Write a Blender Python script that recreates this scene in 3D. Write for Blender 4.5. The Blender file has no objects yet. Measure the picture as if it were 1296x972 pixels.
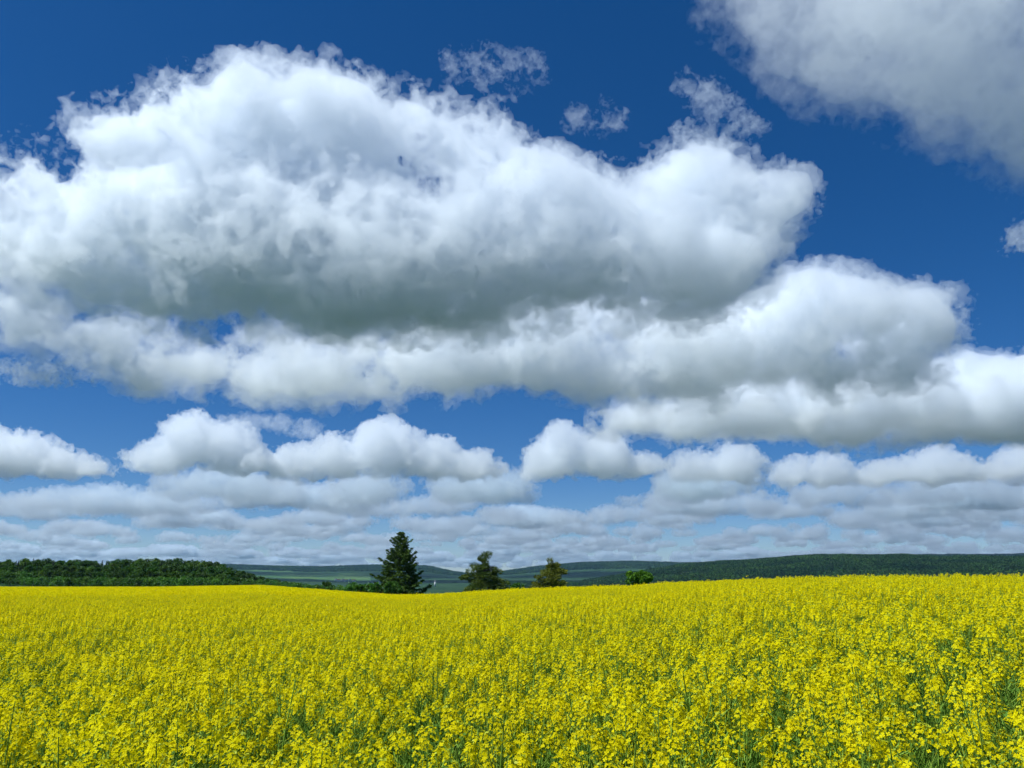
import bpy, math, random
import numpy as np
sc = bpy.context.scene
R = math.radians
random.seed(7)

# ============================================================ camera, sky, sun, exposure
F = 1017.0            # focal length in pixels of the 1296 wide photograph
HY = 722.0            # row of the true horizon
PITCH = math.atan((HY - 486) / F)
EYE = 1.80
cam = bpy.data.cameras.new('camera')
co = bpy.data.objects.new('camera', cam); sc.collection.objects.link(co)
cam.sensor_width = 36; cam.lens = 36 * F / 1296; cam.clip_start = .05; cam.clip_end = 250000
co.location = (0, 0, EYE); co.rotation_euler = (R(90) + PITCH, 0, 0); sc.camera = co

SUN_EL, SUN_AZ = 58, -107          # azimuth in degrees clockwise from +Y: high on the left
w = bpy.data.worlds.new('World'); sc.world = w; w.use_nodes = True
nt = w.node_tree; bg = nt.nodes['Background']
sky = nt.nodes.new('ShaderNodeTexSky'); sky.sky_type = 'NISHITA'; sky.sun_disc = False
sky.sun_elevation = R(SUN_EL); sky.sun_rotation = R(SUN_AZ)
sky.ozone_density = 6; sky.dust_density = .15; sky.air_density = .7; sky.altitude = 900
hs = nt.nodes.new('ShaderNodeHueSaturation'); hs.inputs['Saturation'].default_value = 1.36; hs.inputs['Hue'].default_value = .507
gm = nt.nodes.new('ShaderNodeGamma'); gm.inputs['Gamma'].default_value = .85
nt.links.new(sky.outputs[0], gm.inputs['Color']); nt.links.new(gm.outputs[0], hs.inputs['Color'])
nt.links.new(hs.outputs[0], bg.inputs[0]); bg.inputs[1].default_value = .104
sl = bpy.data.lights.new('sun', 'SUN'); so = bpy.data.objects.new('sun', sl); sc.collection.objects.link(so)
sl.energy = 5.0; sl.angle = R(.5); sl.color = (.90, .972, 1)
so.rotation_euler = (R(90 - SUN_EL), 0, R(180 - SUN_AZ))
sc.view_settings.view_transform = 'Standard'; sc.view_settings.look = 'None'
sc.view_settings.exposure = 0.2; sc.view_settings.gamma = 1
cy = sc.cycles
cy.volume_bounces = 22; cy.max_bounces = 24; cy.diffuse_bounces = 3; cy.glossy_bounces = 2
cy.transmission_bounces = 4; cy.transparent_max_bounces = 96
cy.use_denoising = True; cy.use_adaptive_sampling = True; cy.adaptive_threshold = .03

def at(px, py, D):
    u = (px - 648) / F; v = (486 - py) / F
    y = math.cos(PITCH) - v * math.sin(PITCH); z = math.sin(PITCH) + v * math.cos(PITCH)
    return (u / y * D, D, EYE + z / y * D)

def tag(o, label=None, cat=None, group=None, kind=None):
    if label: o['label'] = label
    if cat: o['category'] = cat
    if group: o['group'] = group
    if kind: o['kind'] = kind
    return o
def link(o, parent=None):
    sc.collection.objects.link(o)
    if parent is not None: o.parent = parent
    return o
def empty(name, loc=(0, 0, 0), rz=0):
    o = bpy.data.objects.new(name, None); o.location = loc; o.rotation_euler.z = rz
    o.empty_display_size = .2
    return link(o)
def mesh_np(name, V, Q):
    me = bpy.data.meshes.new(name); n = Q.shape[1]
    me.vertices.add(len(V)); me.vertices.foreach_set('co', np.asarray(V, np.float32).ravel())
    me.loops.add(Q.size); me.loops.foreach_set('vertex_index', Q.astype(np.int32).ravel())
    me.polygons.add(len(Q)); me.polygons.foreach_set('loop_start', np.arange(0, Q.size, n, dtype=np.int32))
    me.update(calc_edges=True)
    return me

class MB:
    """collects quads (with a material slot each) and links them as one mesh object"""
    def __init__(s): s.V = []; s.Q = []; s.M = []; s.n = 0
    def add(s, V, Q, m=0):
        V = np.asarray(V, float).reshape(-1, 3); Q = np.asarray(Q, int).reshape(-1, 4)
        s.V.append(V); s.Q.append(Q + s.n); s.M.append(np.full(len(Q), m)); s.n += len(V)
    def quads(s, P, m=0):                       # P (N,4,3)
        P = np.asarray(P, float); s.add(P.reshape(-1, 3), np.arange(P.shape[0] * 4).reshape(-1, 4), m)
    def tube(s, pts, rad, m=0, k=5):
        pts = np.asarray(pts, float); n = len(pts)
        V = []; a = np.arange(k) * 2 * math.pi / k
        for i in range(n):
            t = pts[min(i + 1, n - 1)] - pts[max(i - 1, 0)]; t = t / (np.linalg.norm(t) + 1e-9)
            u = np.cross(t, (0.31, .2, 1) if abs(t[2]) < .9 else (1, .1, 0)); u /= np.linalg.norm(u); v = np.cross(t, u)
            V.append(pts[i] + rad[i] * (np.cos(a)[:, None] * u + np.sin(a)[:, None] * v))
        V = np.concatenate(V); Q = []
        for i in range(n - 1):
            for j in range(k):
                Q.append((i * k + j, i * k + (j + 1) % k, (i + 1) * k + (j + 1) % k, (i + 1) * k + j))
        s.add(V, Q, m)
    def box(s, c, d, m=0):
        c = np.array(c, float); d = np.array(d, float) / 2
        V = [c + d * np.array(q) for q in ((-1,-1,-1),(1,-1,-1),(1,1,-1),(-1,1,-1),(-1,-1,1),(1,-1,1),(1,1,1),(-1,1,1))]
        s.add(V, [(0,3,2,1),(4,5,6,7),(0,1,5,4),(1,2,6,5),(2,3,7,6),(3,0,4,7)], m)
    def mesh(s, name, mats):
        me = mesh_np(name, np.concatenate(s.V), np.concatenate(s.Q))
        for m in mats: me.materials.append(m)
        if len(mats) > 1: me.polygons.foreach_set('material_index', np.concatenate(s.M).astype(np.int32))
        return me
    def build(s, name, mats, parent=None):
        return link(bpy.data.objects.new(name, s.mesh(name, mats)), parent)

# ============================================================ materials
def mat(name, cols, scale=3.0, rough=.7, trans=0.0, spec=.3, rnd=.0, coord='Object', bump=0, bscale=20):
    """noise between two or three base colours, optionally varied per object, with a translucent share for leaves and petals"""
    m = bpy.data.materials.new(name); m.use_nodes = True; t = m.node_tree; N = t.nodes; L = t.links
    p = N['Principled BSDF']; p.inputs['Roughness'].default_value = rough; p.inputs['Specular IOR Level'].default_value = spec
    tc = N.new('ShaderNodeTexCoord'); no = N.new('ShaderNodeTexNoise'); no.inputs['Scale'].default_value = scale; no.inputs['Detail'].default_value = 5
    L.new(N.new('ShaderNodeNewGeometry').outputs['Position'] if coord == 'World' else tc.outputs[coord], no.inputs['Vector'])
    cr = N.new('ShaderNodeValToRGB'); e = cr.color_ramp.elements
    e[0].position = .36; e[1].position = .64; e[0].color = (*cols[0], 1); e[1].color = (*cols[-1], 1)
    if len(cols) == 3: x = e.new(.5); x.color = (*cols[1], 1)
    L.new(no.outputs['Fac'], cr.inputs['Fac']); out = cr.outputs['Color']
    if rnd:
        oi = N.new('ShaderNodeObjectInfo'); h = N.new('ShaderNodeHueSaturation'); mr = N.new('ShaderNodeMapRange')
        mr.inputs['To Min'].default_value = 1 - rnd; mr.inputs['To Max'].default_value = 1 + rnd
        L.new(oi.outputs['Random'], mr.inputs['Value']); L.new(mr.outputs[0], h.inputs['Value']); L.new(out, h.inputs['Color'])
        mr2 = N.new('ShaderNodeMapRange'); mr2.inputs['To Min'].default_value = .5 - rnd * .05; mr2.inputs['To Max'].default_value = .5 + rnd * .05
        ml = N.new('ShaderNodeMath'); ml.operation = 'FRACT'; mm = N.new('ShaderNodeMath'); mm.operation = 'MULTIPLY'; mm.inputs[1].default_value = 7.31
        L.new(oi.outputs['Random'], mm.inputs[0]); L.new(mm.outputs[0], ml.inputs[0]); L.new(ml.outputs[0], mr2.inputs['Value']); L.new(mr2.outputs[0], h.inputs['Hue'])
        out = h.outputs['Color']
    L.new(out, p.inputs['Base Color'])
    if bump:
        b = N.new('ShaderNodeBump'); b.inputs['Strength'].default_value = bump; n2 = N.new('ShaderNodeTexNoise'); n2.inputs['Scale'].default_value = bscale
        L.new(tc.outputs[coord], n2.inputs['Vector']); L.new(n2.outputs['Fac'], b.inputs['Height']); L.new(b.outputs[0], p.inputs['Normal'])
    if trans:
        tr = N.new('ShaderNodeBsdfTranslucent'); mx = N.new('ShaderNodeMixShader'); mx.inputs[0].default_value = trans
        L.new(out, tr.inputs['Color']); L.new(p.outputs[0], mx.inputs[1]); L.new(tr.outputs[0], mx.inputs[2])
        L.new(mx.outputs[0], N['Material Output'].inputs['Surface'])
    return m

M = {}
M['petal'] = mat('rapeseed_petal', [(.82, .67, .002), (.90, .775, .004)], 60, .6, .45, .05, .06)
M['bud'] = mat('rapeseed_bud', [(.34, .40, .02), (.5, .5, .02)], 60, .6, 0, .2, .1)
M['stem'] = mat('rapeseed_stem', [(.17, .29, .030), (.28, .42, .055)], 14, .6, .2, .12, .15)
M['leaf'] = mat('rapeseed_leaf', [(.09, .21, .028), (.18, .33, .05)], 12, .6, .38, .12, .2)
M['bark'] = mat('tree_bark', [(.05, .04, .03), (.13, .10, .075)], 6, .9, 0, .1, 0, bump=.5)
M['spruce'] = mat('spruce_needles', [(.042, .085, .014), (.095, .155, .024)], .5, .6, .2, .1)
M['pine'] = mat('pine_needles', [(.06, .10, .016), (.13, .17, .028)], .4, .6, .2, .1)
M['pine_b'] = mat('pine_needles_olive', [(.10, .125, .014), (.19, .20, .025)], .4, .6, .2, .1)
M['beech'] = mat('broadleaf_foliage', [(.06, .135, .012), (.11, .205, .018)], .12, .55, .3, .2, .3)
M['oak'] = mat('broadleaf_dark_foliage', [(.042, .105, .012), (.08, .165, .018)], .12, .55, .3, .2, .3)
M['shrub'] = mat('shrub_foliage', [(.06, .16, .012), (.11, .24, .022)], .25, .55, .3, .3, .25)
M['bright'] = mat('fresh_green_foliage', [(.09, .21, .014), (.16, .31, .028)], .25, .6, .35, .1)
M['conifer'] = mat('conifer_foliage', [(.018, .045, .015), (.035, .075, .02)], .2, .6, .1, .2, .25)
M['white'] = mat('white_render', [(.68, .66, .62), (.8, .78, .74)], .5, .8, 0, .2)
M['tile'] = mat('roof_tiles', [(.20, .07, .045), (.30, .12, .08)], 1, .8, 0, .2)
M['slate'] = mat('roof_slate', [(.08, .08, .09), (.14, .14, .15)], 1, .7, 0, .3)
M['steel'] = mat('mast_steel', [(.3, .3, .31), (.42, .42, .43)], 1, .5, 0, .4)
M['hillwood'] = mat('hill_forest_foliage', [(.012, .042, .011), (.026, .066, .012), (.045, .10, .016)], .0035, .8, .12, .05, .3, coord='World')  # foliage colour darkened to stand in for cloud shadow over the hills

# ============================================================ terrain
PXK  = np.array([-400, 0, 200, 330, 440, 500, 560, 640, 800, 900, 1000, 1130, 1296, 1700], float)
SKY_ = np.array([742, 742, 742, 740, 748, 752, 751, 746, 741, 735, 731, 729, 729, 729], float)   # crop skyline rows
DCK  = np.array([280, 280, 270, 240, 150, 105, 90, 75, 52, 38, 31, 27, 25, 25], float)           # how far off the crest is
AZK = np.arctan((PXK - 648) / (F * math.cos(PITCH) + (HY - 486) * math.sin(PITCH)))
KS = (SKY_ - HY) / F * np.cos(AZK) * 1.0
CROP = 1.28
H0 = EYE - CROP
def smooth(x, a, b):
    t = np.clip((x - a) / (b - a), 0, 1); return t * t * (3 - 2 * t)
def px_of(az):
    return 648 + np.tan(np.clip(az, -1.3, 1.3)) * (F * math.cos(PITCH) + (HY - 486) * math.sin(PITCH))
def vnoise(x, y, s, seed):
    """cheap smooth value noise"""
    x = np.asarray(x, float) / s; y = np.asarray(y, float) / s
    xi = np.floor(x).astype(np.int64); yi = np.floor(y).astype(np.int64); fx = x - xi; fy = y - yi
    fx = fx * fx * (3 - 2 * fx); fy = fy * fy * (3 - 2 * fy)
    def h(a, b):
        n = (a * 374761393 + b * 668265263 + seed * 1442695041) & 0xffffffff
        n = ((n ^ (n >> 13)) * 1274126177) & 0xffffffff
        return ((n ^ (n >> 16)) & 0xffff) / 65535.0
    return (h(xi, yi) * (1 - fx) + h(xi + 1, yi) * fx) * (1 - fy) + (h(xi, yi + 1) * (1 - fx) + h(xi + 1, yi + 1) * fx) * fy - .5
# far ridges: (foot distance, crest distance, pixel columns, pixel rows of the skyline)
RIDGES = [
    (5200, 8600, [-300, 0, 300, 350, 400, 440, 475, 520, 545, 575, 592, 625, 680, 740, 800, 850, 900, 1000, 1060, 1150, 1296, 1600],
                 [718, 719, 717, 718.5, 719, 718, 717.5, 717, 719, 725, 727, 726, 718.5, 713.5, 712.5, 714, 715.5, 711, 706.5, 705, 704, 704]),
    (1500, 3600, [-300, 600, 700, 760, 800, 860, 920, 960, 1000, 1050, 1100, 1150, 1180, 1230, 1296, 1600],
                 [760, 752, 744, 734, 728, 719, 714, 712, 709.5, 707.5, 707, 706.5, 708.5, 709, 710, 711]),
    (4000, 5600, [-300, 250, 330, 400, 440, 520, 640, 760, 800, 1600], [730, 729, 729, 731, 734, 738, 740, 744, 750, 750]),
]
def ground(x, y):
    x = np.asarray(x, float); y = np.asarray(y, float)
    az = np.arctan2(x, y); d = np.hypot(x, y); azc = np.clip(az, AZK[0], AZK[-1])
    # the near field: a gentle rise whose crop skyline is tangent to the sight line at distance dc
    dc = np.exp(np.interp(azc, AZK, np.log(DCK))); s = np.interp(azc, AZK, KS)
    a = 2 * H0 / dc - s; b = H0 / dc ** 2
    e = np.minimum(d, dc * 1.05)
    g = a * e - b * e * e
    sl = a - 2 * b * dc * 1.05
    g = g + (d - e) * (sl - .004)
    back = smooth(np.abs(az), 1.0, 2.2)
    g = g * (1 - back)
    px = px_of(az)
    g = g + 7.5 * smooth(d, 385, 500) * (1 - smooth(px, 230, 350)) * (1 - back)
    valley = -58 - 10 * vnoise(x, y, 900, 3)
    t0 = np.maximum(dc * 2.2, 330); wood = 1 - smooth(px, 300, 460); t0 = t0 * (1 - wood) + 700 * wood
    t = smooth(d, t0, t0 + 1100)
    z = g * (1 - t) + valley * t
    for k, (df, dr, pxs, rows) in enumerate(RIDGES):
        row = np.interp(px, pxs, rows)
        top = EYE + (HY - row) / F * np.cos(azc) * dr
        top = top + vnoise(x, y, 60, 20 + k) * (9 if k == 0 else 5) + vnoise(x, y, 300, 40 + k) * 10
        S = smooth(d, df, dr)
        zk = valley + (top - valley) * (S ** 1.2) - np.maximum(d - dr, 0) * .012
        z = np.where(d > df, np.maximum(z, zk), z)
    return z
az1 = np.linspace(R(-37), R(37), 900)
az = np.concatenate([np.linspace(-math.pi, R(-37), 60)[:-1], az1, np.linspace(R(37), math.pi, 60)[1:]])
rr = np.concatenate([[.02], np.geomspace(.4, 700, 150), np.geomspace(720, 13800, 190)])
A_, D_ = np.meshgrid(az, rr)
X_, Y_ = np.sin(A_) * D_, np.cos(A_) * D_
Z_ = ground(X_, Y_)
na, nr = len(az), len(rr)
ii = np.arange((nr - 1) * (na - 1)); ri, ci = ii // (na - 1), ii % (na - 1)
Q_ = np.stack([ri * na + ci, ri * na + ci + 1, (ri + 1) * na + ci + 1, (ri + 1) * na + ci], 1)[:, ::-1]
gme = mesh_np('ground', np.stack([X_, Y_, Z_], -1).reshape(-1, 3), Q_)
# land use: woods (1) or pasture (0) of the far country, as a mask on the sheet
PXg = px_of(A_)
wood_n = vnoise(X_, Y_, 700, 5) + .5 * vnoise(X_, Y_, 260, 6)
lu = (wood_n > -.3).astype(float)
lu = np.where((D_ > 4300) & (D_ < 6800) & (PXg < 470) & (PXg > 250), (wood_n > .45) * 1.0, lu)
lu = np.where(D_ > 7000, (wood_n > -.45) * 1.0, lu); lu = np.where((PXg > 470) & (D_ > 4200) & (D_ < 7000), (wood_n > -.3) * 1.0, lu)
lu = np.where((D_ > 2100) & (D_ < 4200), np.maximum(lu, (wood_n > -.5) * 1.0), lu)
far = smooth(D_, 345, 430)
at1 = gme.attributes.new('woodland', 'FLOAT', 'POINT'); at1.data.foreach_set('value', lu.astype(np.float32).ravel())
at2 = gme.attributes.new('countryside', 'FLOAT', 'POINT'); at2.data.foreach_set('value', far.astype(np.float32).ravel())
def ground_mat():
    m = bpy.data.materials.new('ground_cover'); m.use_nodes = True; t = m.node_tree; N = t.nodes; L = t.links
    p = N['Principled BSDF']; p.inputs['Roughness'].default_value = .9; p.inputs['Specular IOR Level'].default_value = .1
    tc = N.new('ShaderNodeTexCoord')
    def ramp(scale, cols, pos):
        n = N.new('ShaderNodeTexNoise'); n.inputs['Scale'].default_value = scale; n.inputs['Detail'].default_value = 6
        L.new(tc.outputs['Object'], n.inputs['Vector']); r = N.new('ShaderNodeValToRGB'); e = r.color_ramp.elements
        e[0].position, e[1].position = pos; e[0].color = (*cols[0], 1); e[1].color = (*cols[1], 1); L.new(n.outputs['Fac'], r.inputs['Fac']); return r.outputs[0]
    soil = ramp(2.5, [(.035, .075, .018), (.07, .13, .03)], (.4, .62))
    wood = ramp(.012, [(.010, .034, .012), (.028, .066, .016)], (.35, .65))
    past = ramp(.004, [(.04, .10, .028), (.085, .145, .04)], (.4, .6))
    def attr(n): a = N.new('ShaderNodeAttribute'); a.attribute_name = n; return a.outputs['Fac']
    def mix(f, a, b):
        x = N.new('ShaderNodeMix'); x.data_type = 'RGBA'; L.new(f, x.inputs['Factor']); L.new(a, x.inputs['A']); L.new(b, x.inputs['B']); return x.outputs['Result']
    L.new(mix(attr('countryside'), soil, mix(attr('woodland'), past, wood)), p.inputs['Base Color'])
    return m
gme.materials.append(ground_mat())
tag(link(bpy.data.objects.new('ground', gme)), kind='structure')

# ============================================================ clouds
def fft_noise(shape, vox, lo, hi, seed, beta):
    rng = np.random.default_rng(seed)
    f = np.fft.rfftn(rng.standard_normal(shape).astype(np.float32))
    k = [np.fft.fftfreq(n, vox).astype(np.float32) for n in shape[:2]] + [np.fft.rfftfreq(shape[2], vox).astype(np.float32)]
    kk = np.sqrt(k[0][:, None, None] ** 2 + k[1][None, :, None] ** 2 + k[2][None, None, :] ** 2); kk[0, 0, 0] = 1
    f *= kk ** (-beta / 2) * np.exp(-(kk * lo) ** 2 * .3) * (1 - np.exp(-(kk * hi) ** 2))
    o = np.fft.irfftn(f, s=shape).astype(np.float32)
    return o / o.std()
def surface_nets(f, vox, org):
    nx, ny, nz = f.shape; ins = f > 0
    c = np.zeros((nx - 1, ny - 1, nz - 1), np.uint8)
    corners = [(a, b, d) for a in (0, 1) for b in (0, 1) for d in (0, 1)]
    for a, b, d in corners: c += ins[a:nx - 1 + a, b:ny - 1 + b, d:nz - 1 + d]
    act = (c > 0) & (c < 8); idx = np.full(act.shape, -1, np.int32)
    I, J, K = np.nonzero(act); idx[I, J, K] = np.arange(len(I))
    P = np.zeros((len(I), 3)); N = np.zeros(len(I))
    for p in corners:
        for ax in range(3):
            if p[ax]: continue
            q = list(p); q[ax] = 1
            f0 = f[I + p[0], J + p[1], K + p[2]]; f1 = f[I + q[0], J + q[1], K + q[2]]
            m = (f0 > 0) != (f1 > 0); t = np.where(m, f0 / np.where(m, f0 - f1, 1), 0)
            for x in range(3): P[:, x] += np.where(m, p[x] + (t if x == ax else 0), 0)
            N += m
    P = (P / N[:, None] + np.stack([I, J, K], 1)) * vox + np.array(org)
    quads = []
    for ax in range(3):
        s0 = [slice(None)] * 3; s1 = [slice(None)] * 3; s0[ax] = slice(0, -1); s1[ax] = slice(1, None)
        A = ins[tuple(s0)]; e = list(np.nonzero(A != ins[tuple(s1)])); o1, o2 = [(1, 2), (2, 0), (0, 1)][ax]
        ok = (e[o1] > 0) & (e[o2] > 0) & (e[o1] < f.shape[o1] - 1) & (e[o2] < f.shape[o2] - 1)
        e = [x[ok] for x in e]; fl = A[tuple(e)]
        def cell(d1, d2):
            q = [x.copy() for x in e]; q[o1] -= d1; q[o2] -= d2; return idx[q[0], q[1], q[2]]
        Qd = np.stack([cell(1, 1), cell(0, 1), cell(0, 0), cell(1, 0)], 1); Qd[~fl] = Qd[~fl][:, ::-1]; quads.append(Qd)
    return P, np.concatenate(quads)
_vap = {}
def vapour(dens, an=.35, col=(.979, .989, 1)):
    key = (round(dens, 5), col)
    if key not in _vap:
        m = bpy.data.materials.new('cloud_vapour'); m.use_nodes = True; t = m.node_tree
        t.nodes.clear(); o = t.nodes.new('ShaderNodeOutputMaterial'); v = t.nodes.new('ShaderNodeVolumePrincipled')
        v.inputs['Color'].default_value = (*col, 1); v.inputs['Density'].default_value = dens; v.inputs['Anisotropy'].default_value = an
        t.links.new(v.outputs[0], o.inputs['Volume']); m.cycles.homogeneous_volume = True; _vap[key] = m
    return _vap[key]
def cloud_field(E, vox, seed, amp, big, base, pad=1.2, rough=1.0, inset=62, blend=.12):
    """a heap of ellipsoids (x,y,z,rx,ry,rz) melted together, broken up by billowing noise and cut by a nearly flat base"""
    E = np.array(E, float); mar = 170 * amp
    lo = (E[:, :3] - E[:, 3:] * pad - mar).min(0); hi = (E[:, :3] + E[:, 3:] * pad + mar).max(0)
    if base is not None: lo[2] = max(lo[2], base - 220)
    shp = np.maximum(((hi - lo) / vox).astype(int), 12); shp = tuple(int(s + (-s) % 6) for s in shp)
    X = (lo[0] + np.arange(shp[0]) * vox).astype(np.float32)[:, None, None]
    Y = (lo[1] + np.arange(shp[1]) * vox).astype(np.float32)[None, :, None]
    Z = (lo[2] + np.arange(shp[2]) * vox).astype(np.float32)[None, None, :]
    k = 1 / (blend * E[:, 3:].mean()); acc = np.zeros(shp, np.float32)
    for x, y, z, rx, ry, rz in E:
        q = np.sqrt(((X - x) / rx) ** 2 + ((Y - y) / ry) ** 2 + ((Z - z) / rz) ** 2)
        acc += np.exp(np.clip((1 - q) * np.float32(min(rx, ry, rz) * k), -30, 30)).astype(np.float32)
    f = np.log(acc + 1e-12) / np.float32(k) - np.float32((blend - .12) * 1.3 * E[:, 3:].mean()); del acc
    keep = np.clip(1.5 + f / np.float32(150 * amp), 0, 1); f0 = f; f = np.zeros_like(f0)
    f += fft_noise(shp, vox, big * .3, big * 1.5, seed, 3.6) * np.float32(70 * amp)
    fs = f0 + f * np.float32(.5) - np.float32(inset * amp)
    for i, l in enumerate((380, 190, 95, 48)):
        l *= big / 700
        if l < vox * 2.2: break
        f += (.75 - np.abs(fft_noise(shp, vox, l * .45, l * 1.4, seed * 7 + i, 3.0))) * np.float32(l * .2 * amp * rough * 700 / big)
    f += fft_noise(shp, vox, vox * 1.4, big * .22, seed * 7 + 9, 3.3) * np.float32(30 * amp * rough)
    f *= keep; f += f0; del keep, f0
    if base is not None:
        n = fft_noise(shp[:2] + (2,), vox, 150, 900, seed * 7 + 11, 3.4)[:, :, :1]
        f = np.minimum(f, (Z - base - n * 70 * amp) * .7); fs = np.minimum(fs, (Z - base - n * 70 * amp - 90 * amp) * .7)
    f[0] = f[-1] = -1; f[:, 0] = f[:, -1] = -1; f[:, :, 0] = f[:, :, -1] = -1
    return f, lo, fs
def cloud(label, D, blobs, vox, dens, seed, amp=1.0, base=None, big=700, core=55, rough=1.0, soft=False, blend=.12):
    """blobs: (px, py, rx, ry in pixels, depth offset m, depth radius m) at distance D"""
    E = []
    for px, py, rx, ry, dd, rd in blobs:
        s = (D + dd) / F; E.append((*at(px, py, D + dd), rx * s, rd, ry * s))
    f, lo, fs = cloud_field(E, vox, seed, amp, big, base, rough=rough, inset=soft or 0, blend=blend)
    g = f - np.float32(core * amp * .4); g[0] = g[-1] = -1; g[:, 0] = g[:, -1] = -1; g[:, :, 0] = g[:, :, -1] = -1
    org = np.array(E[0][:3]); V, Q = surface_nets(g, vox, lo - org)
    me = mesh_np('cumulus_cloud', V, Q); me.materials.append(vapour(dens * (.44 if soft else 1)))
    o = bpy.data.objects.new('cumulus_cloud', me); o.location = org
    tag(link(o), label, 'cloud')
    if soft:                                     # the dense inside of the cloud, smoother than its torn rim
        fs = np.minimum(fs, g - 8); fs[0] = fs[-1] = -1; fs[:, 0] = fs[:, -1] = -1; fs[:, :, 0] = fs[:, :, -1] = -1
        V, Q = surface_nets(fs, vox, lo - org); me = mesh_np('dense_core', V, Q); me.materials.append(vapour(dens * .72)); link(bpy.data.objects.new('dense_core', me), o)
    return o
CD = .0065
def clouds():
    A = [(55,225,95,62,150,300),(140,185,95,70,60,330),(225,160,100,72,0,360),(330,150,95,76,0,380),(420,150,95,76,0,380),(520,185,95,74,0,380),
         (625,180,55,55,80,280),(650,255,95,85,0,360),(740,275,100,62,50,360),(850,230,60,62,80,300),(905,225,50,56,80,300),(960,265,60,48,80,300),(1000,255,26,26,80,200),
         (15,285,100,60,150,280),(140,270,130,62,20,330),(300,270,170,88,40,420),(450,300,190,95,40,500),(560,330,140,76,0,500),(740,320,140,66,0,440),(875,345,118,60,0,440),(760,360,130,48,0,420),(430,368,170,52,120,440),(90,335,95,32,80,280),(200,375,80,30,140,300),(290,362,130,52,80,420),(205,325,95,46,40,330),(560,380,120,44,100,400)]
    cloud('huge white cumulus with a dark grey underside, filling the upper left of the sky', 4200, A, 12, CD * 1.38, 3, amp=.76, base=1110, rough=1.25, core=2, soft=40, blend=.22)
    L = [(30,395,95,34,0,300),(130,420,80,30,0,300),(40,330,60,40,0,300),(235,460,100,22,0,350),(335,470,120,26,0,350),(450,476,120,27,0,400),(560,460,120,40,0,400),(680,455,120,45,0,400),(790,470,110,45,0,400),(700,410,190,46,0,400),(410,462,90,34,0,380),(500,455,95,38,-60,420),(860,470,110,40,0,400)]
    cloud('long pale cloud band peeking out below the dark base of the huge cumulus', 6000, L, 18, CD * .9, 5, base=1210, amp=1.05, core=20, soft=50)
    B = [(900,440,110,50,0,500),(1000,415,90,60,0,500),(1080,405,80,50,0,450),(1150,415,62,48,0,400),(1015,375,55,32,0,300),(960,480,120,30,0,400),(1080,462,100,26,0,380)]
    cloud('bright topped cumulus tucked under the right end of the huge one', 5600, B, 16, CD * 1.2, 6, base=1230, amp=.85, core=25, soft=32)
    C = [(880,530,100,24,0,500),(1000,530,120,30,0,600),(1120,530,110,42,0,600),(960,508,110,26,0,500),(1080,500,110,30,0,550),(1220,510,110,58,0,700),(1310,510,100,65,0,700)]
    cloud('cumulus with a grey flat base running off the right edge of the sky', 7000, C, 20, CD * 1.2, 8, base=1140, amp=.85, core=25, soft=32)
    Dc = [(985,-20,90,62,0,200),(1095,32,120,78,0,250),(1220,75,120,90,0,250),(1320,110,100,95,0,250),(1200,-60,250,90,0,300),(1325,175,62,45,0,150)]
    cloud('hazy white cloud seen from below in the upper right corner', 1700, Dc, 6, CD * .6, 9, amp=.36, big=300, rough=1.5, core=0, soft=48)
    for i, (lab, D, bl, dn) in enumerate((
            ('torn wisp floating above the right shoulder of the huge cumulus', 3600, [(890,118,22,16,0,70),(915,140,26,16,0,80),(875,106,14,8,0,50),(940,162,20,9,0,60),(905,165,30,10,0,60)], .5),
            ('small ragged wisp in the blue gap above the dip of the huge cumulus', 3600, [(748,152,22,6,0,50),(766,158,12,11,0,45),(762,142,7,9,0,40)], .42),
            ('thin shred of cloud over the crown of the huge cumulus, right of its top', 3700, [(597,74,26,7,0,60),(635,84,30,8,0,60),(665,97,18,8,0,60),(610,92,30,8,0,60)], .42),
            ('little cloud scrap at the right edge, level with the huge cumulus', 3600, [(1298,300,16,22,0,90)], 1),
            ('thin low shred of cloud under the left end of the pale band', 6000, [(20,470,30,8,0,120),(80,472,30,9,0,120)], .7))):
        cloud(lab, D, bl, D * .0017, CD * dn, 30 + i, amp=.36 * D / 3600, big=230, core=66, rough=1.55)
    far = (
        ('cumulus at the left edge, low over the wood', 10500, [(15,578,62,34,0,450),(70,590,45,22,0,380),(-40,570,60,40,0,450),(115,596,26,14,0,250)]),
        ('rounded low cumulus above the right end of the wood', 10500, [(195,582,36,22,0,380),(245,556,46,38,0,450),(290,566,40,34,0,420),(325,588,24,18,0,300)]),
        ('thin curved veil arching over the rounded low cumulus', 10800, [(310,532,40,7,0,200),(350,536,40,7,0,200),(385,546,26,6,0,200)]),
        ('wide low cumulus above the tall spruce', 10800, [(375,590,36,28,0,400),(425,582,40,32,0,420),(488,566,42,38,0,480),(545,580,44,30,0,420),(600,594,36,24,0,380)]),
        ('tallest of the low cumulus, above the two pines', 10500, [(690,588,36,32,0,420),(712,564,30,32,0,400),(760,578,44,36,0,460),(810,596,36,22,0,380)]),
        ('low cumulus right of the tallest one, above the round bush', 11000, [(880,594,34,24,0,380),(930,592,38,30,0,420)]),
        ('small flat low cumulus between two wider ones on the right', 11500, [(1000,602,28,22,0,350),(1045,598,36,26,0,380),(1080,608,20,12,0,280)]),
        ('wide low cumulus along the right edge above the hills', 11000, [(1120,604,34,22,0,400),(1185,596,46,30,0,450),(1245,606,36,22,0,400),(1300,596,44,32,0,450)]),
    )
    for i, (lab, D, bl) in enumerate(far):
        cloud(lab, D, bl, 22 if i != 2 else 20, CD * (.85 if i != 2 else .3), 50 + i, amp=.62 if i != 2 else .4, base=1190 if i != 2 else None, big=420, core=40, rough=1.1)
clouds()
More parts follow.
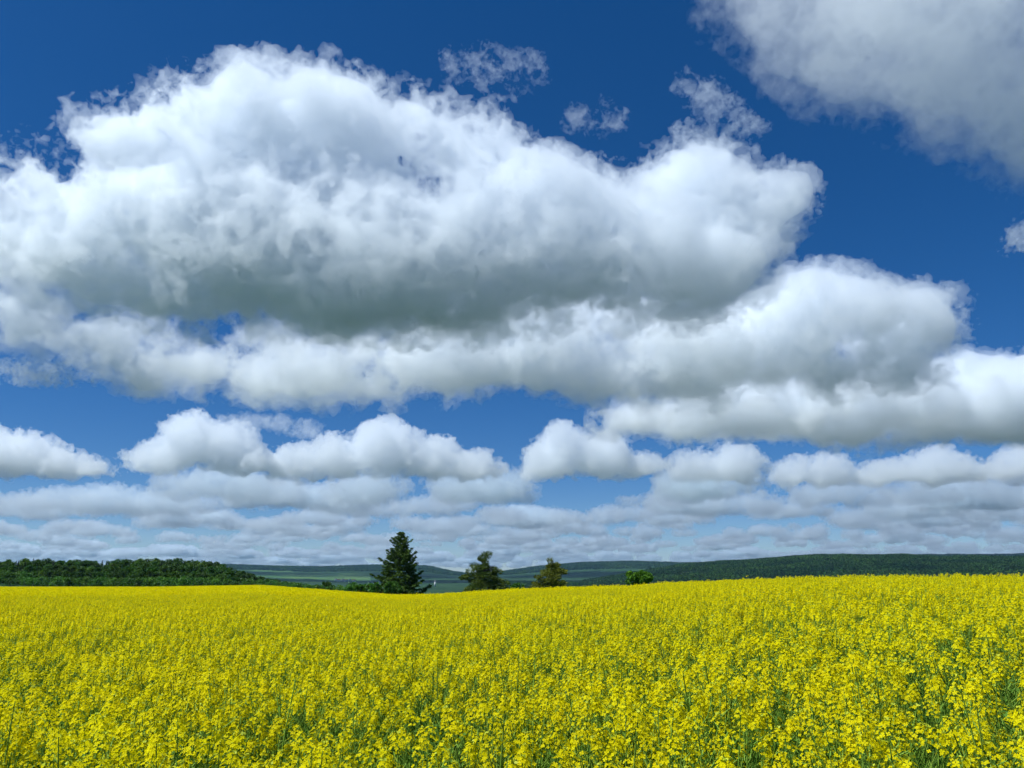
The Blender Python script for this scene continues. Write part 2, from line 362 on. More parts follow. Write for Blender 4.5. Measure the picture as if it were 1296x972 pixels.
def far_clouds():
    """the many small cumulus of the rows near the horizon: they merge into one bank"""
    col = bpy.data.collections.new('distant_cumulus_kinds')
    rng = np.random.default_rng(4)
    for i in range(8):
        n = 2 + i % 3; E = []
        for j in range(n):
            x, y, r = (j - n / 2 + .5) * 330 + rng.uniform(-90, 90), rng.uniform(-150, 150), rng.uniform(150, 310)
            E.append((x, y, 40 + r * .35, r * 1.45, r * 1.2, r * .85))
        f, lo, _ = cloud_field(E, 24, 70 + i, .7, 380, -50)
        V, Q = surface_nets(f, 24, lo); me = mesh_np('distant_cumulus', V, Q); me.materials.append(vapour(.0030, col=(.89, .94, .97)))  # vapour tinted grey-blue: the haze of distance is put into its colour
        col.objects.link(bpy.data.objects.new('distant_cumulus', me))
    P = []
    for d0, d1, n in ((12500, 16500, 34), (16500, 22000, 62), (22000, 32000, 105), (32000, 52000, 170), (52000, 105000, 560)):
        for _ in range(n):
            D = rng.uniform(d0, d1); px = rng.uniform(-250, 1546)
            x = (px - 648) / F * D * .975
            P.append((x, D, 1200 + rng.uniform(-40, 60) - D * D / 12742e3, rng.choice([0, math.pi]) + rng.uniform(-.3, .3), rng.uniform(.6, 1.3) * (1 - (D > 22000) * .1 + (D > 52000) * .5)))
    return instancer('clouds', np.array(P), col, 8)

def instancer(name, P, col, nk, tilt=0):
    """one object: points (x, y, z, turn, size) that each carry one of the meshes of a collection"""
    rng = np.random.default_rng(len(P))
    me = bpy.data.meshes.new(name); me.vertices.add(len(P)); me.vertices.foreach_set('co', P[:, :3].astype(np.float32).ravel())
    for nm, v, ty in (('turn', P[:, 3], 'FLOAT'), ('size', P[:, 4], 'FLOAT'), ('which', rng.integers(0, nk, len(P)), 'INT'),
                      ('lean_x', rng.normal(0, tilt, len(P)) if tilt else np.zeros(len(P)), 'FLOAT'), ('lean_y', rng.normal(0, tilt, len(P)) if tilt else np.zeros(len(P)), 'FLOAT')):
        a = me.attributes.new(nm, ty, 'POINT'); a.data.foreach_set('value', v.astype(np.int32 if ty == 'INT' else np.float32))
    o = link(bpy.data.objects.new(name, me))
    ng = bpy.data.node_groups.new('scatter_' + name, 'GeometryNodeTree')
    ng.interface.new_socket('Geometry', in_out='INPUT', socket_type='NodeSocketGeometry'); ng.interface.new_socket('Geometry', in_out='OUTPUT', socket_type='NodeSocketGeometry')
    N, L = ng.nodes, ng.links
    gi, go = N.new('NodeGroupInput'), N.new('NodeGroupOutput'); ip = N.new('GeometryNodeInstanceOnPoints'); ci = N.new('GeometryNodeCollectionInfo')
    ci.inputs['Collection'].default_value = col; ci.inputs['Separate Children'].default_value = True; ci.inputs['Reset Children'].default_value = True
    def na_(n, ty):
        a = N.new('GeometryNodeInputNamedAttribute'); a.data_type = ty; a.inputs['Name'].default_value = n; return a.outputs['Attribute']
    cx = N.new('ShaderNodeCombineXYZ'); er = N.new('FunctionNodeEulerToRotation')
    L.new(na_('lean_x', 'FLOAT'), cx.inputs[0]); L.new(na_('lean_y', 'FLOAT'), cx.inputs[1]); L.new(na_('turn', 'FLOAT'), cx.inputs[2]); L.new(cx.outputs[0], er.inputs[0])
    L.new(gi.outputs[0], ip.inputs['Points']); L.new(ci.outputs[0], ip.inputs['Instance']); ip.inputs['Pick Instance'].default_value = True
    L.new(na_('which', 'INT'), ip.inputs['Instance Index']); L.new(er.outputs[0], ip.inputs['Rotation']); L.new(na_('size', 'FLOAT'), ip.inputs['Scale']); L.new(ip.outputs[0], go.inputs[0])
    md = o.modifiers.new('scatter', 'NODES'); md.node_group = ng
    return o
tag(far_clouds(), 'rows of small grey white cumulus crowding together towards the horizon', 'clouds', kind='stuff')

# ============================================================ trees
def leaf_quads(rng, C, size, asp=1.0, up=0.0, dirs=None, droop=None):
    """N small leaf sprays at C, randomly turned (or laid along dirs)"""
    n = len(C)
    if dirs is None:
        a = rng.normal(size=(n, 3)); a[:, 2] += up; a /= np.linalg.norm(a, axis=1)[:, None]
    else: a = dirs / np.linalg.norm(dirs, axis=1)[:, None]
    b = np.cross(a, rng.normal(size=(n, 3))); b /= np.linalg.norm(b, axis=1)[:, None] + 1e-9
    s = size * rng.uniform(.6, 1.3, n)[:, None]
    a, b = a * s, b * s * asp
    return np.stack([C - a - b * .55, C - a * .1 + b * -1.0 * .9, C + a, C + b], 1)
def clump_points(rng, n, c, r, shell=.45):
    v = rng.normal(size=(n, 3)); v /= np.linalg.norm(v, axis=1)[:, None]
    return np.array(c) + v * (rng.uniform(shell, 1, n) ** .6)[:, None] * np.array(r)
def broadleaf_meshes(seed, h, wd, leafm, nleaf=2400, ls=.42):
    rng = np.random.default_rng(seed); t = MB(); c = MB()
    tr = np.array([(0, 0, -1), (rng.uniform(-.2, .2), 0, h * .25), (rng.uniform(-.4, .4), rng.uniform(-.3, .3), h * .55), (rng.uniform(-.5, .5), rng.uniform(-.5, .5), h * .85)])
    t.tube(tr, [h * .022, h * .018, h * .012, h * .003], 0, 6)
    n = 30; P = []
    for i in range(n):
        a = rng.uniform(0, 6.283); q = rng.uniform(.0, 1); zz = h * (.08 + .84 * q); prof = math.sin(math.pi * min(1, .26 + .68 * q)) ** .6
        r = wd * .5 * prof * rng.uniform(.45, 1.0); p = np.array([math.cos(a) * r, math.sin(a) * r, zz]); P.append(p)
        if i % 2 == 0: t.tube([tr[1] * .5 + tr[2] * .5 * min(1, q + .4), (tr[2] + p) / 2 + (0, 0, -.3), p], [h * .007, h * .005, h * .001], 0, 4)
        k = int(nleaf / n); rad = wd * rng.uniform(.15, .25)
        c.quads(leaf_quads(rng, clump_points(rng, k, p, (rad, rad, rad * .8)), ls, .8, .3))
    return t.mesh('trunk', [M['bark']]), c.mesh('crown', [leafm])
def conifer_meshes(seed, h, wd, leafm, dens=1.0, ns=.5, base=.06, irregular=.25):
    """trunk with whorls of boughs, each bough hung with needle sprays"""
    rng = np.random.default_rng(seed); t = MB(); c = MB()
    t.tube([(0, 0, -1), (0, 0, h * .4), (.05, 0, h * .8), (0, 0, h)], [h * .02, h * .014, h * .006, .02], 0, 7)
    z = h * base
    while z < h * .985:
        q = z / h; L0 = wd * .5 * (1 - q) ** .82 * (1.0 if q > .12 else .9)
        nb = 8 if q < .7 else 6; a0 = rng.uniform(0, 6.28); wl = rng.uniform(1 - irregular, 1 + irregular * .5)
        for j in range(nb):
            a = a0 + j * 6.283 / nb + rng.uniform(-.3, .3); L = max(.25, L0 * wl * rng.uniform(1 - irregular * 1.3, 1.08))
            rise = .05 + .55 * q ** 1.5; d = np.array([math.cos(a), math.sin(a), 0]); s = np.linspace(0, 1, 6)
            pts = np.array([0, 0, z]) + d * (s * L)[:, None] + np.array([0, 0, 1]) * ((rise * s - .38 * (1 - q) * np.sin(s * 2.2) * s + .22 * s ** 3) * L)[:, None]
            t.tube(pts, np.linspace(.03 + .04 * (1 - q), .008, 6) * h / 15, 0, 3)
            n = int((7 + 46 * L / (wd * .5)) * dens); u = rng.uniform(.12, 1, n) ** .75
            B = np.stack([np.interp(u, s, pts[:, k]) for k in range(3)], 1); side = np.array([-d[1], d[0], 0])
            lat = rng.normal(0, 1, n) * (.10 + .20 * (1 - u) * 1.2) * L * .55
            B = B + side * lat[:, None] + np.array([0, 0, -1]) * (np.abs(rng.normal(0, .14, n)) * (1 - q * .6) * ns * 1.4)[:, None]
            dr = d * rng.uniform(.4, 1, n)[:, None] + side * (np.sign(lat) * rng.uniform(.3, .9, n))[:, None] + np.array([0, 0, 1]) * rng.uniform(-.7, .35, n)[:, None]
            c.quads(leaf_quads(rng, B, ns * (.55 + .45 * (1 - q)), .30, 0, dr))
        z += h * rng.uniform(.026, .042)
    return t.mesh('trunk', [M['bark']]), c.mesh('crown', [leafm])
def put_tree(name, meshes, loc, rz, s, label, cat, group=None):
    o = tag(empty(name, loc, rz), label, cat, group); o.scale = s
    for nm, me in zip(('trunk', 'crown'), meshes): link(bpy.data.objects.new(nm, me), o)
    return o
def spot(px, D):
    x = (px - 648) / (F * math.cos(PITCH) + (HY - 486) * math.sin(PITCH)) * D
    return x, D, float(ground(x, D))
def clump_tree(name, label, cat, px, D, row_top, row_base, clumps, leafm, seed, n=420, ns=.3, asp=.3, needle=True):
    """a free-standing tree from its foliage clumps (px, py, rx, ry), with a bough to every clump"""
    x0, y0, z0 = spot(px, D); m = D / F; rng = np.random.default_rng(seed); t = MB(); c = MB()
    o = tag(empty(name, (x0, y0, z0)), label, cat)
    def loc(px_, py_): q = at(px_, py_, D); return np.array([q[0] - x0, 0, q[2] - z0])
    top = loc(px + (clumps[0][0] - px) * .8, row_top)
    tr = [np.array([0, 0, -1.0]), np.array([top[0] * .1, .1, top[2] * .35]), np.array([top[0] * .6, -.1, top[2] * .7]), top]
    t.tube(tr, [.02 * top[2], .016 * top[2], .009 * top[2], .03], 0, 7)
    for k, (cx, cy, rx, ry) in enumerate(clumps):
        for side in ((-1, 1) if rx > 7 else (0,)):
            p = loc(cx, cy) + np.array([0, side * rx * m * rng.uniform(.35, .9) + rng.uniform(-.3, .3), 0])
            zt = max(.3, p[2] - rx * m * .5); base = np.array([np.interp(zt, [q[2] for q in tr], [q[0] for q in tr]), 0, zt])
            t.tube([base, base * .4 + p * .6 + (0, 0, -.15), p], [.012 * top[2], .008 * top[2], .02], 0, 4)
            for sub in range(3):
                q = p + rng.normal(0, .42, 3) * np.array([rx * m, rx * m, ry * m])
                C = clump_points(rng, int(n * rx / 10 / 3), q, (rx * m * .62, rx * m * .62, ry * m * .62), .2)
                dr = None
                if needle: dr = (C - q) * np.array([1, 1, .6]) + rng.normal(0, .25, C.shape) * rx * m * .6 + np.array([0, 0, .25 * ry * m])
                c.quads(leaf_quads(rng, C, ns, asp, .3, dr))
    t.build('trunk', [M['bark']], o); c.build('crown', [leafm], o)
    return o

# the three conifers and the bushes on the far side of the field
sx, sy, sz = spot(506, 190)
ztop = at(510, 672, 190)[2]
put_tree('spruce_tree', conifer_meshes(11, ztop - sz, 17, M['spruce'], 2.6, .62, .06, .28), (sx, sy, sz), 1.1, (1, 1, 1),
         'tall dark conical spruce standing at the far edge of the yellow field', 'tree')
clump_tree('pine_tree', 'taller of the two ragged pines behind the yellow field, right of the dark spruce', 'tree', 613, 205, 698, 752,
           [(615,706,8,7),(607,709,5,4),(611,717,13,6),(623,719,7,5),(627,724,7,5),(622,730,8,6),(621,742,14,6),(601,727,11,6),(614,730,13,6),(592,734,9,5),(630,737,12,6),(612,722,8,6),(606,736,12,7),(617,748,19,5),(610,742,17,7),(598,746,12,6),(634,746,9,5)], M['pine'], 21)
clump_tree('pine_tree', 'shorter olive green pine with a tufted top behind the yellow field', 'tree', 697, 205, 709, 746,
           [(700,713,8,6),(695,717,6,4),(708,723,9,4),(692,725,10,5),(699,730,12,5),(684,730,7,4),(690,737,15,6),(709,738,11,5),(680,741,8,5),(702,744,12,5),(698,722,8,5),(697,735,13,6),(694,744,14,5)], M['pine_b'], 22)
def bush(label, px, D, top, wpx, seed, leafm='shrub', base=748, name='bush'):
    rng = np.random.default_rng(seed); h = base - top
    cl = [(px + rng.uniform(-.34, .34) * wpx, top + h * rng.uniform(.28, .85), wpx * .2, h * .26) for _ in range(12)] + [(px + q * wpx, top + h * (.27 + abs(q) * .5), wpx * .2, h * .26) for q in (-.2, 0, .2)]
    return clump_tree(name, label, 'bush', px, D, top + 2, base, cl, M[leafm], seed, 420, .26, .8, False)
bush('round bright green bush showing above the crop, right of the two pines', 810, 190, 723, 34, 31, 'bright', base=745)
bush('small green bush between the two pines', 655, 215, 737, 16, 32, base=750)
bush('bright green shrub against the left foot of the dark spruce', 497, 182, 735, 22, 33, base=752)
bush('low olive shrub just left of the dark spruce, nearest to its boughs', 474, 186, 738, 14, 34, base=752)
bush('low green shrub at the field edge, second to the left from the spruce', 456, 200, 740, 14, 35, base=751)
bush('dark spreading bush at the left end of the gap before the spruce', 414, 300, 735, 15, 36, 'oak', base=748)
bush('low brownish scrub under the taller pine', 634, 200, 742, 14, 37, 'pine', base=752)

# the wood at the left: every tree that shows
WTOP = ([-160, 0, 60, 130, 180, 240, 268, 285, 300, 320, 340, 370, 400, 430], [708, 708, 706.5, 708, 708, 706.5, 710, 715, 720, 726, 731, 736, 740, 744])
broad = [broadleaf_meshes(100 + i, 12, 8.2, M['beech'] if i % 2 else M['oak']) for i in range(5)]
conif = [conifer_meshes(120 + i, 12, 4.8, M['conifer'], .5, .5, .1) for i in range(2)]
shrubs = [broadleaf_meshes(130 + i, 5, 5.6, M['shrub'], 900, .3) for i in range(3)]
rng = np.random.default_rng(12)
for row, (D, sp, frac) in enumerate(((372, 11, .36), (384, 11, .58), (400, 10.5, .78), (420, 10, .92), (446, 10, 1.0))):
    px = -130.0 + row * 4
    while px < 425 - row * 9:
        top = np.interp(px, *WTOP); jd = D + rng.uniform(-5, 5)
        x, y, z = spot(px, jd); zt = at(px, 743 - (743 - top) * frac * rng.uniform(.92, 1.03), jd)[2]; h = max(2.6, zt - z)
        rz = rng.uniform(0, 6.28); sq = rng.uniform(.85, 1.2)
        if row == 0 or h < 5.2:
            s = h / 5; put_tree('shrub', shrubs[rng.integers(3)], (x, y, z), rz, (s * sq, s * sq, s), 'low bright green shrub along the front of the wood left behind the field', 'shrub', 'shrubs along the front of the wood')
        elif row >= 3 and px < 235 and rng.uniform() < .12:
            s = (h + .3) / 12; put_tree('conifer_tree', conif[rng.integers(2)], (x, y, z), rz, (s, s, s), 'dark pointed conifer rising among the round crowns of the wood', 'tree', 'conifers in the wood')
        else:
            s = h / 12; put_tree('broadleaf_tree', broad[rng.integers(5)], (x, y, z), rz, (min(s, 1.1) * sq, min(s, 1.1) * sq, s), 'round crowned green broadleaf tree in the wood left behind the field', 'tree', 'broadleaf trees of the wood')
        px += sp * rng.uniform(.8, 1.2) * (.9 if row == 0 else 1)

# the hedge that runs on from the wood to the spruce
px = 372.0
while px < 468:
    D = rng.uniform(285, 300) if px < 430 else rng.uniform(205, 220)
    x, y, z = spot(px, D); zt = at(px, rng.uniform(737.5, 741.5), D)[2]; q = max(2.0, zt - z) / 5
    put_tree('shrub', shrubs[rng.integers(3)], (x, y, z), rng.uniform(0, 6.28), (q * rng.uniform(.8, 1.1), q, q), 'low green shrub in the thin hedge between the wood and the dark spruce', 'shrub', 'shrubs in the hedge between wood and spruce')
    px += rng.uniform(7, 11)

# far-off forest on the hills: crowns nobody could count
def hill_forest():
    col = bpy.data.collections.new('hill_crown_kinds'); rng = np.random.default_rng(5)
    for i in range(4):
        c = MB(); C = clump_points(rng, 60, (0, 0, 5), (4.6, 4.6, 5.2), .55); c.quads(leaf_quads(rng, C, 2.4, .8, .5))
        col.objects.link(bpy.data.objects.new('hill_crown', c.mesh('hill_crown', [M['hillwood']])))
    P = []
    n = 60000; px = rng.uniform(640, 1400, n); D = rng.uniform(1900, 3900, n)
    n2 = 26000; px = np.concatenate([px, rng.uniform(250, 1400, n2)]); D = np.concatenate([D, rng.uniform(7000, 8900, n2)])
    n3 = 3000; px = np.concatenate([px, rng.uniform(430, 1000, n3)]); D = np.concatenate([D, rng.uniform(1150, 1900, n3)])
    x = (px - 648) / F * D; wn = vnoise(x, D, 700, 5) + .5 * vnoise(x, D, 260, 6)
    k = (wn > np.where(D > 5000, -.45, np.where(D < 1900, .05, -.5))); x, D = x[k], D[k]
    return instancer('forest', np.stack([x, D, ground(x, D) - 1, rng.uniform(0, 6.28, len(x)), rng.uniform(.7, 1.3, len(x)) * np.where(D > 5000, 1.6, 1.15)], 1), col, 4)
tag(hill_forest(), 'dark forest covering the distant hills', 'forest', kind='stuff')

# ============================================================ far buildings
def tower(px, D, h):
    x, y, _ = spot(px, D); z = at(px, 741.5, D)[2]
    o = tag(empty('tower', (x, y, z)), 'tiny white tower showing above the crop beside the dark spruce', 'tower')
    b = MB(); b.box((0, 0, h * .28), (h * .26, h * .26, h * .9)); b.build('shaft', [M['white']], o)
    b = MB(); s = h * .16; zt = h * .732
    b.add([(-s, -s, zt), (s, -s, zt), (s, s, zt), (-s, s, zt), (0, 0, zt + h * .3)], [(0, 1, 4, 4), (1, 2, 4, 4), (2, 3, 4, 4), (3, 0, 4, 4)]); b.build('roof', [M['slate']], o)
tower(551, 1500, 11)
def house(px, row, D, wd, rz, label, roof):
    x, y, z = at(px, row, D)
    o = tag(empty('house', (x, y, z), rz), label, 'house', 'white houses in the far valley'); b = MB()
    b.box((0, 0, 1), (wd, wd * .7, 8)); b.build('wall', [M['white']], o); b = MB(); a, c = wd * .54, wd * .42
    b.add([(-a, -c, 4.9), (a, -c, 4.9), (a, c, 4.9), (-a, c, 4.9), (-a, 0, 8.6), (a, 0, 8.6)], [(0, 1, 5, 4), (2, 3, 4, 5), (1, 2, 5, 5), (3, 0, 4, 4)]); b.build('roof', [M[roof]], o)
for i, (px, row, wd, rz) in enumerate(((425, 734.5, 13, .2), (429, 735.2, 16, -.1), (434, 734.8, 14, .5), (438, 735.4, 18, .1), (443, 735, 12, -.4), (448, 735.6, 14, .3))):
    house(px, row, 4200, wd, rz, 'tiny white house in the far valley left of the dark spruce', 'tile' if i % 2 else 'slate')

# ============================================================ the rapeseed
def flower_faces(rng, C, Nn, size):
    """four cupped petals on every flower centre C facing Nn"""
    n = len(C); Nn = Nn / np.linalg.norm(Nn, axis=1)[:, None]
    u = np.cross(Nn, rng.normal(size=(n, 3))); u /= np.linalg.norm(u, axis=1)[:, None]; v = np.cross(Nn, u); s = size * rng.uniform(.8, 1.15, n)[:, None]
    out = []
    for k in range(4):
        a = k * math.pi / 2; d = u * math.cos(a) + v * math.sin(a); e = -u * math.sin(a) + v * math.cos(a)
        out.append(np.stack([C, C + (d * .62 - e * .42) * s + Nn * s * .18, C + d * s + Nn * s * .12, C + (d * .62 + e * .42) * s + Nn * s * .18], 1))
    return np.concatenate(out)
def raceme(rng, mbf, mbs, tip, axis, n, size, R0=.034):
    axis = axis / np.linalg.norm(axis); u = np.cross(axis, (.3, .9, .1)); u /= np.linalg.norm(u); v = np.cross(axis, u)
    t = np.linspace(0, 1, n) ; a = np.arange(n) * 2.4 + rng.uniform(0, 6.28)
    rad = R0 * (.25 + .75 * t ** .7) * rng.uniform(.75, 1.15, n); h = -.058 * t * (R0 / .034) * rng.uniform(.7, 1.3, n)
    dirs = u * np.cos(a)[:, None] + v * np.sin(a)[:, None]
    C = tip + axis * h[:, None] + dirs * rad[:, None]
    mbf.quads(flower_faces(rng, C, dirs * .8 + axis * .8 + rng.normal(0, .25, (n, 3)), size), 0)
    k = 7; a = np.arange(k) * 2.4; B = tip + axis * .008 + (u * np.cos(a)[:, None] + v * np.sin(a)[:, None]) * (.009 * np.sqrt(np.arange(k) / k))[:, None]
    mbf.quads(leaf_quads(rng, B, .006, .7, 1.0), 1)
    if mbs is not None:                        # young pods on stalks under the flowers
        k = 6; a = np.arange(k) * 2.4 + 1; hh = -.07 - .13 * np.arange(k) / k; d = u * np.cos(a)[:, None] + v * np.sin(a)[:, None]
        b = tip + axis * hh[:, None]; e = b + d * .035 + axis * .03; wv = np.cross(d, axis) * .0016
        mbs.quads(np.stack([b - wv, e - wv, e + wv, b + wv], 1), 0)
def plant(seed, nr, nf, fsize, leaves=5, R0=.034, k=4, pods=True):
    rng = np.random.default_rng(seed); st, fl, lf = MB(), MB(), MB(); h = rng.uniform(1.12, 1.34)
    lean = rng.normal(0, .04, 2); tip = np.array([lean[0], lean[1], h])
    main = [np.array([0, 0, -.05]), np.array([lean[0] * .1, lean[1] * .1, h * .4]), np.array([lean[0] * .5, lean[1] * .5, h * .75]), tip]
    st.tube(main, [.007, .006, .004, .0018], 0, k); raceme(rng, fl, st if pods else None, tip, np.array([lean[0], lean[1], 1.]), nf, fsize, R0 * rng.uniform(.85, 1.25))
    for i in range(nr - 1):
        q = rng.uniform(.42, .8); b = np.array([lean[0] * q * q, lean[1] * q * q, h * q]); a = i * 2.4 + rng.uniform(-.5, .5); out = rng.uniform(.08, .24); up = h * rng.uniform(.80, 1.01)
        up = max(up, b[2] + .15); d = np.array([math.cos(a), math.sin(a), 0]); e = b + d * out; e[2] = up
        mid = b + d * out * .62; mid[2] = b[2] + (up - b[2]) * .42
        st.tube([b, mid, e], [.0036, .003, .0016], 0, 3); raceme(rng, fl, st if pods else None, e, d * .3 + np.array([0, 0, 1]), int(nf * rng.uniform(.6, 1.05)), fsize, R0 * rng.uniform(.7, 1.15))
    for i in range(leaves):
        q = rng.uniform(.12, .72); a = rng.uniform(0, 6.28); L = rng.uniform(.12, .26) * (1.15 - q * .8); wd = L * rng.uniform(.13, .2); d = np.array([math.cos(a), math.sin(a), 0]); sd = np.array([-d[1], d[0], 0])
        b = np.array([lean[0] * q * q, lean[1] * q * q, h * q]); s = np.linspace(0, 1, 5); wv = wd * np.sin(math.pi * np.clip(s * .9 + .08, 0, 1))
        ctr = b + d * (s * L * .8)[:, None] + np.array([0, 0, 1]) * (L * (.75 * s - .75 * s * s * rng.uniform(.6, 1.3)))[:, None]
        l, r_ = ctr + sd * wv[:, None], ctr - sd * wv[:, None]; lf.quads(np.stack([l[:-1], r_[:-1], r_[1:], l[1:]], 1), 0)
    return st, fl, lf
def crop_points(rng, r0, r1, dens, halfdeg=44):
    n = int(dens * .5 * (r1 * r1 - r0 * r0) * 2 * R(halfdeg)); r = np.sqrt(rng.uniform(r0 * r0, r1 * r1, n)); a = rng.uniform(-R(halfdeg), R(halfdeg), n)
    return np.sin(a) * r, np.cos(a) * r
def thin(x, y):
    """how full the stand is: patchy, thinner on the right where green shows through"""
    px = px_of(np.arctan2(x, y))
    return 1.0 + .9 * vnoise(x, y, 1.3, 9) + .7 * vnoise(x, y, 5, 10) - .22 * smooth(px, 760, 1150) - .2 * smooth(px, 800, 1250) * (1 - smooth(np.hypot(x, y), 3, 9))
DENS = 21
rng = np.random.default_rng(77)
hero = []
for i in range(8):
    st, fl, lf = plant(200 + i, 8 + i % 3, 28, .0092, 11, .038)
    hero.append((st.mesh('stem', [M['stem']]), fl.mesh('flower_head', [M['petal'], M['bud']]), lf.mesh('leaf', [M['leaf']])))
# the plants of the front, each an object of its own
hx, hy = crop_points(rng, 1.25, 7.5, DENS, 37)
k = rng.uniform(size=len(hx)) < np.clip(thin(hx, hy), .25, 1.3) / 1.3; hx, hy = hx[k], hy[k]
order = np.argsort(np.hypot(hx, hy))[:300]; hx, hy = hx[order], hy[order]; RH = float(np.hypot(hx, hy).max())
first = {}
for i, (x, y) in enumerate(zip(hx, hy)):
    v = int(rng.integers(8)); o = empty('rapeseed_plant', (x, y, float(ground(x, y))), rng.uniform(0, 6.28)); s = rng.uniform(.88, 1.06); o.scale = (s, s, s)
    o.rotation_euler.x, o.rotation_euler.y = rng.normal(0, .05, 2)
    tag(o, 'tall yellow flowering rapeseed plant in the front of the field', 'plant', 'rapeseed plants in the front of the field')
    if v not in first: first[v] = [bpy.data.objects.new(nm, me) for nm, me in zip(('stem', 'flower_head', 'leaf'), hero[v])]; parts = first[v]
    else: parts = [p.copy() for p in first[v]]
    for p in parts: link(p, o)
# the rest of the crop: nobody could count it
def crop():
    rng = np.random.default_rng(78)
    def kinds(name, n, fn):
        col = bpy.data.collections.new(name)
        for i in range(n): col.objects.link(bpy.data.objects.new('rapeseed', fn(i)))
        return col
    def merged(parts):
        b = MB()
        for sub, ms in parts:
            for V, Qq, Mm in zip(sub.V, sub.Q, sub.M): pass
            b.add(np.concatenate(sub.V), np.concatenate(sub.Q), 0); b.M[-1] = np.concatenate(sub.M) + ms
        return b.mesh('rapeseed', [M['petal'], M['bud'], M['stem'], M['leaf']])
    def near(i): st, fl, lf = plant(200 + i, 8 + i % 3, 28, .0092, 11, .038); return merged(((fl, 0), (st, 2), (lf, 3)))
    def mid(i): st, fl, lf = plant(240 + i, 8 + i % 3, 16, .0128, 6, .038, 3, False); return merged(((fl, 0), (st, 2), (lf, 3)))
    def patch(i):
        r = np.random.default_rng(300 + i); b = MB(); n = 190; x = r.uniform(-1.1, 1.1, n); y = r.uniform(-1.1, 1.1, n); z = 1.18 + r.normal(0, .07, n)
        C = np.repeat(np.stack([x, y, z], 1), 5, 0) + r.normal(0, .026, (n * 5, 3)); nn = r.normal(size=C.shape); nn[:, 2] = np.abs(nn[:, 2]) + .5
        b.quads(flower_faces(r, C, nn, .03)[: len(C) * 4], 0)
        m = 110; P = np.stack([r.uniform(-1.1, 1.1, m), r.uniform(-1.1, 1.1, m), np.full(m, .62)], 1); a = r.uniform(0, 6.28, m); wv = np.stack([np.cos(a), np.sin(a), a * 0], 1) * .012; up = np.array([0, 0, .5])
        b.quads(np.stack([P - wv - up, P + wv - up, P + wv * .5 + up, P - wv * .5 + up], 1), 2)
        b.quads(leaf_quads(r, np.stack([r.uniform(-1.1, 1.1, 120), r.uniform(-1.1, 1.1, 120), r.uniform(.5, 1.05, 120)], 1), .1, .35, .3), 3)
        return b.mesh('rapeseed_patch', [M['petal'], M['bud'], M['stem'], M['leaf']])
    def pts(r0, r1, dens):
        x, y = crop_points(rng, r0, r1, dens); kk = rng.uniform(size=len(x)) < np.clip(thin(x, y), .25, 1.3) / 1.3; x, y = x[kk], y[kk]
        return np.stack([x, y, ground(x, y), rng.uniform(0, 6.28, len(x)), rng.uniform(.88, 1.06, len(x))], 1)
    P1 = pts(1.3, 14, DENS); r = np.hypot(P1[:, 0], P1[:, 1]); px = px_of(np.arctan2(P1[:, 0], P1[:, 1]))
    inside = (np.abs(np.arctan2(P1[:, 0], P1[:, 1])) < R(37)) & (r < RH); P1 = P1[~inside]
    P2 = pts(14, 46, DENS + 4)
    # a regular jittered lattice keeps the far crop closed
    s = 1.9; gx, gy = np.meshgrid(np.arange(-260, 200, s), np.arange(30, 366, s)); gx = gx.ravel() + rng.uniform(-.5, .5, gx.size); gy = gy.ravel() + rng.uniform(-.5, .5, gy.size)
    rr_ = np.hypot(gx, gy); aa = np.arctan2(gx, gy); dcs = np.exp(np.interp(aa, AZK, np.log(DCK)))
    kk = (rr_ > 45) & (np.abs(aa) < R(42)) & (rr_ < np.minimum(dcs * 1.35 + 10, 364)); gx, gy = gx[kk], gy[kk]
    P3 = np.stack([gx, gy, ground(gx, gy), rng.integers(0, 4, len(gx)) * math.pi / 2, rng.uniform(.95, 1.05, len(gx))], 1)
    print('crop', len(P1), len(P2), len(P3))
    return [instancer('crop', P1, kinds('near_rapeseed_kinds', 8, near), 8, .05), instancer('crop', P2, kinds('middle_rapeseed_kinds', 8, mid), 8, .05), instancer('crop', P3, kinds('far_rapeseed_kinds', 5, patch), 5)]
for o in crop():
    tag(o, 'dense yellow rapeseed crop stretching away to the far edge of the field', 'crop', kind='stuff')

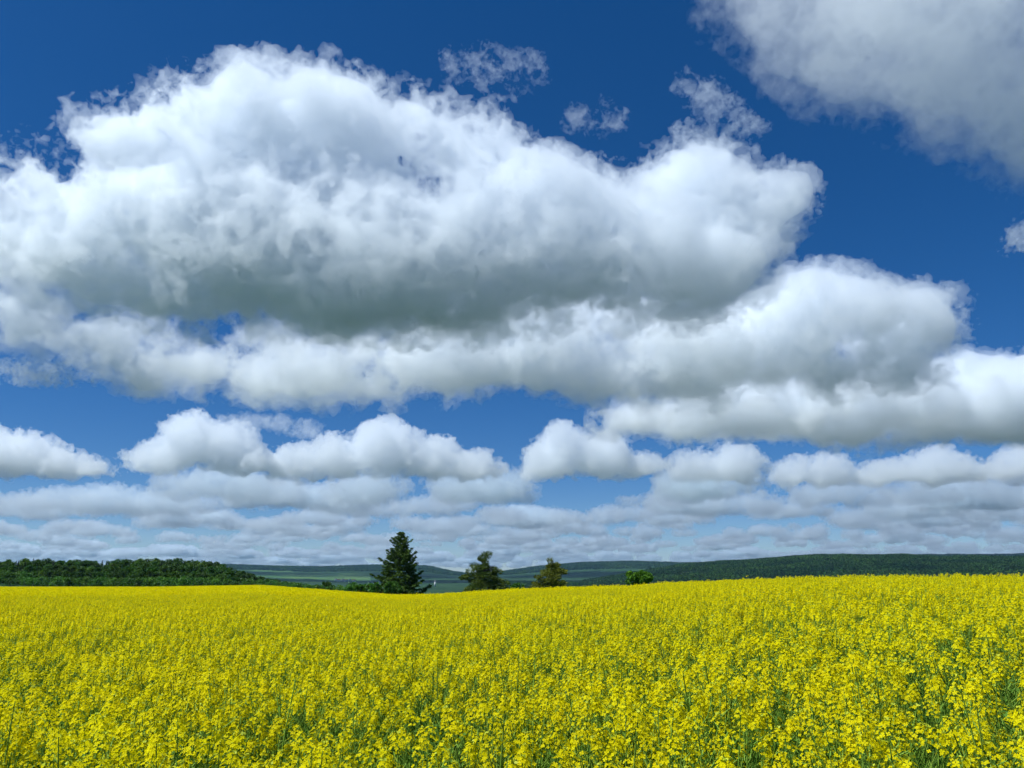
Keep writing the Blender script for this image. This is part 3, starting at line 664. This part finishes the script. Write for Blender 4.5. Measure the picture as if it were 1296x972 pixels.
def undergrowth():
    """grass and weeds between the rape stems"""
    col = bpy.data.collections.new('undergrowth_kinds'); rng = np.random.default_rng(91)
    for i in range(5):
        b = MB(); n = 46
        for j in range(n):
            x, y = rng.normal(0, .16, 2); a = rng.uniform(0, 6.28); L = rng.uniform(.45, 1.08); d = np.array([math.cos(a), math.sin(a), 0]); sd = np.array([-d[1], d[0], 0]); s = np.linspace(0, 1, 5)
            c = np.array([x, y, 0]) + d * (s ** 2 * L * rng.uniform(.1, .45))[:, None] + np.array([0, 0, 1]) * (s * L * (1 - .18 * s))[:, None]; wv = sd * (rng.uniform(.003, .007) * (1 - s * .85))[:, None]
            b.quads(np.stack([(c - wv)[:-1], (c + wv)[:-1], (c + wv)[1:], (c - wv)[1:]], 1), 0)
        b.quads(leaf_quads(rng, np.stack([rng.normal(0, .18, 40), rng.normal(0, .18, 40), rng.uniform(.05, .6, 40)], 1), .06, .4, .5), 1)
        col.objects.link(bpy.data.objects.new('undergrowth', b.mesh('undergrowth', [M['grass'], M['leaf']])))
    x, y = crop_points(rng, .9, 18, 17); 
    return instancer('undergrowth', np.stack([x, y, ground(x, y), rng.uniform(0, 6.28, len(x)), rng.uniform(.6, 1.1, len(x))], 1), col, 5, .08)
M['grass'] = mat('grass_blade', [(.16, .30, .030), (.27, .44, .055)], 8, .6, .4, .12, .25)
tag(undergrowth(), 'green grass and weeds showing between the rapeseed stems', 'undergrowth', kind='stuff')

# ============================================================ the air
def haze(dens):
    b = MB(); b.box((0, 0, 20), (29000, 29000, 400)); o = b.build('haze', [])
    m = bpy.data.materials.new('haze_air'); m.use_nodes = True; t = m.node_tree; t.nodes.clear()
    v = t.nodes.new('ShaderNodeVolumePrincipled'); v.inputs['Color'].default_value = (.42, .70, 1, 1); v.inputs['Density'].default_value = dens; v.inputs['Anisotropy'].default_value = .2
    u = t.nodes.new('ShaderNodeOutputMaterial'); t.links.new(v.outputs[0], u.inputs['Volume']); m.cycles.homogeneous_volume = True
    o.data.materials.append(m); tag(o, kind='stuff')
haze(2.6e-5)
